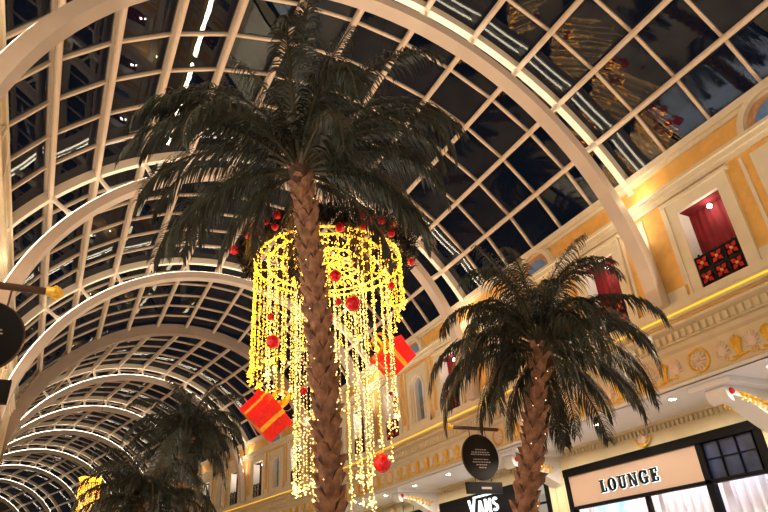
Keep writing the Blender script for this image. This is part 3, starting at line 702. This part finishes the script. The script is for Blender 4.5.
def palm(path, r0, r1, sc, label, seed, counts, clear=None):
    """path: trunk centre line from the floor to the crown"""
    rn = random.Random(seed)
    base = path[0]; t = thing('palm_tree', label, 'palm tree', base)
    pts = [Vector(p) for p in path]
    # resample smooth
    cum = [0.]
    for p, q in zip(pts[:-1], pts[1:]): cum.append(cum[-1]+(q-p).length)
    Lt = cum[-1]
    def at(u):
        u = max(0, min(Lt, u))
        for i in range(len(pts)-1):
            if u <= cum[i+1]+1e-9:
                f = (u-cum[i])/(cum[i+1]-cum[i]); p0 = pts[max(i-1,0)]; p1 = pts[i]; p2 = pts[i+1]; p3 = pts[min(i+2, len(pts)-1)]
                return .5*((2*p1)+(p2-p0)*f+(2*p0-5*p1+4*p2-p3)*f*f+(3*p1-p0-3*p2+p3)*f**3)
        return pts[-1]
    K = 40; line = [at(Lt*i/K) for i in range(K+1)]
    mb = MB(); mb.tube(line, [r0+(r1-r0)*i/K for i in range(K+1)], 16); mb.build('trunk', M_TRUNK, t, smooth=True)
    # overlapping leaf-base scales
    mb = MB(); pitch = .15; rows = int(Lt/pitch); nper = 5
    for i in range(rows):
        u = i*pitch; c = at(u); ax = (at(u+.05)-at(u-.05)).normalized(); X = ax.orthogonal().normalized(); Y = ax.cross(X)
        rr = r0+(r1-r0)*u/Lt
        for k in range(nper):
            a = 2*PI*(k+(i % 2)*.5)/nper+rn.uniform(-.08,.08); h = .25*rn.uniform(.85,1.15); out = .078*rn.uniform(.6,1.4)
            def P(da, du, dr): 
                q = a+da; return c+ax*du+(X*math.cos(q)+Y*math.sin(q))*(rr+dr)
            w = PI/nper*1.1
            b0, bl, br, tp = P(0,-.12,.0), P(-w,.0,.004), P(w,.0,.004), P(0,h*.55,out)
            tl, tr = P(-w*.45, h*.42, out*.8), P(w*.45, h*.42, out*.8); bk = P(0, h*.5, -.01)
            m_ = P(0, -.01, .022)
            mb.tri(b0, m_, bl); mb.tri(b0, br, m_); mb.quad(m_, tr, tp, tl); mb.tri(bl, m_, tl); mb.tri(m_, br, tr)
            mb.tri(tl, tp, bk); mb.tri(tp, tr, bk); mb.tri(bl, tl, bk); mb.tri(tr, br, bk)
    mb.build('bark_scales', M_SCALE, t)
    # fairy lights wound round the trunk
    mb = MB(); wire = []
    N = 260
    for i in range(N+1):
        u = Lt*(.12+.86*i/N); c = at(u); ax = Vector((0,0,1)); a = i*.21
        rr = r0+(r1-r0)*u/Lt+.05; wire.append(c+Vector((math.cos(a), math.sin(a), 0))*rr)
    mb.cur = 0; mb.tube(wire, .003, 3); mb.cur = 1
    for i in range(0, N, 6): mb.octa(wire[i]+Vector((rn.uniform(-.02,.02), rn.uniform(-.02,.02), rn.uniform(-.04,.04))), .0085)
    mb.build('fairy_light_string', [M_CABLE, M_BULB], t)
    # fibrous crown base
    top = pts[-1]
    mb = MB(); mb.tube([top-Vector((0,0,.35)), top-Vector((0,0,.1)), top+Vector((0,0,.15))], [r1+.02, r1+.05, r1*.5], 14); mb.build('crown_heart', M_TRUNK, t, smooth=True)
    o0 = Vector(base)
    for kind, cnt in enumerate(counts):
        for j in range(cnt):
            ch = [f for f in FRM if f[0] == kind]; f = rn.choice(ch)
            az = 2*PI*(j+rn.uniform(.0,.75))/cnt+kind*1.3
            if clear and kind >= clear[0] and any(abs((az-c_+PI) % (2*PI)-PI) < clear[1] for c_ in clear[2:]): continue
            off = Vector((math.cos(az)*r1*.6, math.sin(az)*r1*.6, .12-.03*kind))
            fr = bpy.data.objects.new('frond', f[1]); C.objects.link(fr); fr.parent = t
            fr.location = top+off-o0; fr.rotation_euler = (rn.uniform(-.12,.12), rn.uniform(-.1,.1), az); s = sc*rn.uniform(.88,1.1); fr.scale = (s,s,s)
            lo = bpy.data.objects.new('leaflets', f[2]); C.objects.link(lo); lo.parent = fr
    return t
CN = (3, 3, 4, 5, 5, 6, 6, 6, 6, 5, 3)
palm([(2.98, 6.4, -1.5), (2.80, 6.4, -.4), (2.70, 6.4, .76), (2.65, 6.4, 1.8), (2.58, 6.4, 2.75), (2.48, 6.4, 3.85), (2.36, 6.4, 4.95), (2.32, 6.4, 5.25)], .13, .115, 1.13, 'tallest palm tree with a slender scaly trunk in front of the golden string lights', 21, CN, (8, R(50), R(-110), R(68)))
palm([(4.75, 6.3, -1.5), (4.95, 6.3, -.5), (5.21, 6.3, .72), (5.42, 6.3, 1.25), (5.64, 6.3, 1.9), (5.80, 6.3, 2.45), (6.0, 6.3, 3.0)], .13, .115, .84, 'leaning palm tree in front of the right wall, beside the LOUNGE sign', 5, (3, 3, 4, 4, 5, 5, 6, 5, 5, 4, 3))
palm([(1.95, 15, -1.5), (1.95, 15, 0), (1.94, 15, 1.0), (1.93, 15, 1.95)], .15, .13, .80, 'lower front palm crown at the bottom left, dark fronds spreading wide', 9, CN)
palm([(3.1, 18, -1.5), (3.15, 18, 1), (3.2, 18, 3), (3.2, 18, 4.15)], .15, .13, .84, 'taller palm behind the low bottom-left palm, left of the left gift box', 14, CN)

# ------------------------------------------------------------------ string-light chandelier
CX, CY, CZ = 3.93, 9.24, 5.42
AZV = math.atan2(.339, .808)            # bearing of the chandelier from the entrance side
def chandelier(cx, cy, cz, label, full=True, q_=1.):
    rn = random.Random(4)
    t = thing('string_light_chandelier', label, 'chandelier', (cx, cy, cz))
    mb = MB(); mb.cur = 0
    for r_, zz in ((1.36, 0), (1.12, 0), (.62, 0), (.28, 0)): mb.tube([(cx+r_*q_*math.cos(a), cy+r_*q_*math.sin(a), cz+zz) for a in [2*PI*i/40 for i in range(40)]], .016, 6, closed=True)
    for k in range(12):
        a = 2*PI*k/12; mb.tube([(cx, cy, cz), (cx+1.36*q_*math.cos(a), cy+1.36*q_*math.sin(a), cz)], .010, 5)
    fr = mb.build('ring_frame', M_HOOP, t)
    mb = MB()
    for r_ in (1.36, 1.12, .87, .62, .4):
        for i in range(int(150*r_)):
            a = 2*PI*i/int(150*r_); mb.octa((cx+r_*q_*math.cos(a)+rn.uniform(-.02,.02), cy+r_*q_*math.sin(a)+rn.uniform(-.02,.02), cz+rn.uniform(-.05,.03)), .014)
    for k in range(12):
        a = 2*PI*k/12
        for i in range(26): mb.octa((cx+1.36*q_*i/26*math.cos(a), cy+1.36*q_*i/26*math.sin(a), cz+rn.uniform(-.04,.02)), .010)
    mb.build('frame_bulbs', M_YBULB, fr)
    mb = MB()
    for k in range(3):
        a = 2*PI*k/3+.4; mb.tube([(cx+1.1*q_*math.cos(a), cy+1.1*q_*math.sin(a), cz), (cx, cy, cz+1.6)], .008, 5)
    mb.tube([(cx, cy, cz+1.6), (cx, cy, 10.0)], .010, 5); mb.build('suspension_cable', M_CABLE, t)
    if full:
        mb = MB()                                   # evergreen garland
        for i in range(5200):
            a = rn.uniform(0, 2*PI); b = rn.uniform(0, 2*PI); q = .18*math.sqrt(rn.random())
            p = Vector((cx+(1.52+q*math.cos(b))*math.cos(a), cy+(1.52+q*math.cos(b))*math.sin(a), cz+.17+q*math.sin(b)))
            d = Vector((rn.gauss(0,1), rn.gauss(0,1), rn.gauss(0,1))).normalized()*.15; w = d.orthogonal().normalized()*.026
            mb.quad(p-w, p+w, p+d+w*.2, p+d-w*.2)
        g = mb.build('evergreen_garland', M_GARLAND, t)
    lat = Vector((math.cos(-AZV), math.sin(-AZV), 0))
    def string(r_, a, zb, m):
        x0, y0 = cx+r_*math.cos(a), cy+r_*math.sin(a)
        mb = MB(); mb.cur = 0; mb.tube([(x0, y0, cz), (x0, y0, zb)], .0035, 3); mb.cur = 1
        L = cz-zb; n = int(L/.050)
        for i in range(n):
            z = cz-L*(i+rn.random()*.8)/n; q = rn.uniform(0, 6.28); e = rn.uniform(.004, .022)
            mb.octa((x0+e*math.cos(q), y0+e*math.sin(q), z), .0108*rn.uniform(.7,1.35))
        for i in range(5): mb.octa((x0+rn.uniform(-.04,.04), y0+rn.uniform(-.04,.04), zb+rn.uniform(-.03,.07)), .016)
        mb.build('light_string', [M_WIRE, m], t)
    def bottom(s, ring):
        if not full: return cz-1.6+rn.uniform(-.1,.1)
        if s < -.62: return 3.18+rn.uniform(-.03,.05)+.1*abs(s+.95)
        if ring == 0:
            if s > 1.12: return 4.55-(1.36-s)*2.6
            return 4.25+rn.uniform(-.35,.35)
        if s < -.18: return 1.38+rn.uniform(-.04,.1)+(.0 if ring > 1 else .0)
        if s < .26: return 2.6+rn.uniform(-.8,.8)
        if s < .72: return 1.05+rn.uniform(-.1,.5)
        if s < .98: return 1.75+rn.uniform(-.1,.2)
        return 2.35+rn.uniform(-.1,.2)
    rings = ((1.36, 44), (1.10, 30), (.62, 20)) if full else ((.42, 16), (.2, 8))
    for ri, (r_, cnt) in enumerate(rings):
        for i in range(cnt):
            a = 2*PI*(i+.3*rn.random())/cnt; s = (Vector((math.cos(a), math.sin(a), 0))*r_).dot(lat)
            string(r_, a, bottom(s, ri), M_YBULB if ri == 0 else M_WBULB)
    return t
chandelier(CX, CY, CZ, 'huge ring chandelier of hanging golden string lights behind the tallest palm')
chandelier(1.50, 31., 5.15, 'small distant golden string-light chandelier at the bottom left, behind the low palm', False, .33)
lgt = add_light('chandelier_glow', 'POINT', (CX, CY, 4.2), 60, (1, .72, .32), shadow_soft_size=.12)

# red baubles
def bauble(p, r, ztop, label, group):
    t = thing('red_bauble', label, 'bauble', p, group)
    mb = MB(); mb.ball(p, r, 16, 10); mb.build('ball', M_BAUBLE, t, smooth=True)
    mb = MB(); mb.tube([(p[0],p[1],p[2]+r*.95), (p[0],p[1],p[2]+r*1.2)], r*.2, 8); mb.build('cap', M_GOLD, t)
    mb = MB(); mb.tube([(p[0],p[1],p[2]+r*1.2), (p[0],p[1],max(ztop, p[2]+r*1.3))], .004, 4); mb.build('thread', M_CABLE, t)
    return t
G1 = [(2.75,8.31,5.69),(2.64,8.47,5.62),(2.56,8.63,5.61),(2.57,8.61,5.46),(2.73,8.34,5.46),(2.49,8.81,5.48),(2.42,9.52,5.57),(3.5,7.8,5.31),(3.8,7.75,5.59),(3.84,7.74,5.38),(4.07,7.75,5.32),(4.31,7.79,5.35),(3.97,7.74,5.55),(4.15,7.76,5.56),(4.34,7.8,5.55),(4.71,7.96,4.95)]
rs = [.075,.06,.06,.085,.06,.06,.085,.08,.075,.075,.085,.065,.06,.06,.06,.065]
side_of = ['left']*7+['right']*9
pl = ['topmost', 'second down', 'upper middle', 'large one in the middle', 'inner', 'lower', 'lowest, outermost', 'first beside the trunk', 'topmost', 'below the topmost', 'large lower one', 'lower, near a frond', 'small upper', 'small upper farther right', 'rightmost upper', 'lowest, outermost']
for p, r_, sd, q in zip(G1, rs, side_of, pl):
    # seat each ball on the garland's outer surface
    v = Vector((p[0]-CX, p[1]-CY, 0)); v.normalize(); pp = (CX+v.x*1.74, CY+v.y*1.74, p[2]+.02)
    f = (Vector((pp[0], pp[1], 0)).length)/(Vector((p[0], p[1], 0)).length); pp = (pp[0], pp[1], p[2]*f)
    bauble(pp, r_, pp[2]+r_*1.3, f'shiny red bauble on the dark garland {sd} of the trunk, {q}', 'baubles on the dark garland')
G2 = [((3.49,7.96,4.48),.10,'just right of the trunk near the top'),((3.52,7.95,4.02),.055,'small one left of the largest ball'),((3.73,7.9,4.0),.125,'largest one, centre of the curtain'),((4.44,7.99,4.47),.06,'upper right part of the curtain'),((3.39,8.0,3.75),.07,'touching the trunk right side'),((2.73,8.62,3.93),.06,'left part of the curtain, upper'),((2.76,8.57,3.49),.11,'left part of the curtain, lower and larger'),((3.08,8.19,2.62),.06,'just left of the trunk, low down')]
for p, r_, q in G2:
    v = Vector((p[0]-CX, p[1]-CY, 0)); v.normalize(); pp = (CX+v.x*1.46, CY+v.y*1.46); f = Vector(pp).length/Vector((p[0], p[1])).length
    bauble((pp[0], pp[1], p[2]*f), r_, CZ, f'red bauble hanging among the golden light strings, {q}', 'baubles in the light curtain')
bauble((4.85, 9.31, 1.855), .155, 2.4, 'large glittering red bauble hanging alone below the right end of the string lights', None)

# gift boxes
def gift(c, size, zax, spin, label, top):
    t = thing('gift_box', label, 'gift box', c)
    Z_ = Vector(zax).normalized(); X_ = Z_.orthogonal().normalized(); Rm = (Matrix.Rotation(spin, 3, Z_) @ Matrix((X_, Z_.cross(X_), Z_)).transposed()); c = Vector(c); h = size/2
    def P(x, y, z): return c+Rm @ Vector((x, y, z))
    def B(mb, x0, x1, y0, y1, z0, z1): mb.hexa([P(x0,y0,z0),P(x1,y0,z0),P(x1,y1,z0),P(x0,y1,z0),P(x0,y0,z1),P(x1,y0,z1),P(x1,y1,z1),P(x0,y1,z1)])
    mb = MB(); B(mb, -h, h, -h, h, -h*.85, h*.45); mb.build('box_body', M_REDBOX, t)
    mb = MB(); e = h*1.07; B(mb, -e, e, -e, e, h*.45, h*.85); mb.build('lid', M_REDBOX, t)
    mb = MB(); w = h*.15
    for q, (z0, z1) in ((h*1.012, (-h*.86, h*.45)), (e*1.012, (h*.44, h*.865))):
        B(mb, -w, w, -q, q, z0, z1); B(mb, -q, q, -w, w, z0, z1)
    mb.build('ribbon', M_RIBBON, t)
    mb = MB(); zt = h*.87
    for k in range(5):
        a = 2*PI*k/5+.3; pr = None
        for i in range(11):
            b = PI*i/10; rr = h*.85*math.sin(b)*.9; zz = zt+h*.5*(1-math.cos(b))*.5*2*math.sin(b*.5+.2)
            q0 = P(math.cos(a)*rr-math.sin(a)*w*.7, math.sin(a)*rr+math.cos(a)*w*.7, zz); q1 = P(math.cos(a)*rr+math.sin(a)*w*.7, math.sin(a)*rr-math.cos(a)*w*.7, zz)
            if pr: mb.quad(pr[0], pr[1], q1, q0)
            pr = (q0, q1)
    mb.ball(P(0,0,zt+h*.15), h*.16, 8, 6); mb.build('bow', M_RIBBON, t)
    mb = MB(); a = P(-h*.2, 0, h*.8); mb.tube([a, (a.x, a.y, top)], .006, 5); mb.build('hanging_wire', M_CABLE, t)
from mathutils import Euler
gift((3.18, 10.5, 2.86), .60, (.62, -.25, .62), R(75), 'red gift box with gold ribbon and bow hanging left of the string lights', 10.0)
gift((5.62, 10.05, 4.05), .60, (-.62, -.05, .62), R(40), 'red gift box with gold bow hanging behind the right side of the string lights', 9.9)

# ------------------------------------------------------------------ light
w = bpy.data.worlds.new('night'); bpy.context.scene.world = w; w.use_nodes = True
w.node_tree.nodes['Background'].inputs[0].default_value = (.010, .014, .026, 1); w.node_tree.nodes['Background'].inputs[1].default_value = .5
WARM = (1, .80, .56)
for n in range(-2, NB):
    for side, Tm in ((1, RIGHT), (-1, LEFT)):
        T = Tm[n]; inw = T(0,0,1)-T(0,0,0)
        add_light('ledge_fill_light', 'AREA', T(0, 4.30, .34), 135 if n < 3 else 18, WARM, shape='RECTANGLE', size=5.6, size_y=.16).rotation_euler = along(T(1,0,0)-T(0,0,0), Vector((0,0,.5))+inw*1.5)  # added fill aimed across the hall, floating free of any fixture
        if n <= 5:
            for s in (-2., 0., 2.):
                if side < 0 and n > 1: continue
                add_light('downlight_beam', 'SPOT', T(s, 2.80, -.75), 150, (1, .82, .6), spot_size=R(168), spot_blend=.5, shadow_soft_size=.06, aim=(0,0,-1))
        if side > 0 and -1 <= n <= 5:
            add_light('rib_foot_uplight', 'POINT', T(2.72, 6.50, .24), 5, (1, .80, .5), shadow_soft_size=.03)

# ------------------------------------------------------------------ camera
cam = bpy.data.cameras.new('camera'); co = bpy.data.objects.new('camera', cam); C.objects.link(co)
cam.sensor_width = 36; cam.lens = 36*602.4/768; cam.clip_end = 300; cam.clip_start = .05
Rt = Vector((0.88885423, -0.45373389, -0.06374725)); Up = Vector((-0.17071368, -0.45706182, 0.87289823)); Fw = Vector((0.42519994, 0.76499676, 0.48371992))
co.matrix_world = Matrix(((Rt.x, Up.x, -Fw.x, 0), (Rt.y, Up.y, -Fw.y, 0), (Rt.z, Up.z, -Fw.z, ZO), (0, 0, 0, 1)))
sc = bpy.context.scene; sc.camera = co
for o in bpy.data.objects:
    if '_o' in o: del o['_o']
sc.view_settings.view_transform = 'Standard'; sc.view_settings.look = 'None'; sc.view_settings.exposure = .28; sc.view_settings.gamma = 1
try:
    sc.view_settings.use_curve_mapping = False
    sc.cycles.use_denoising = True; sc.cycles.max_bounces = 6; sc.cycles.diffuse_bounces = 3; sc.cycles.transparent_max_bounces = 16; sc.cycles.sample_clamp_indirect = 4
except Exception: pass
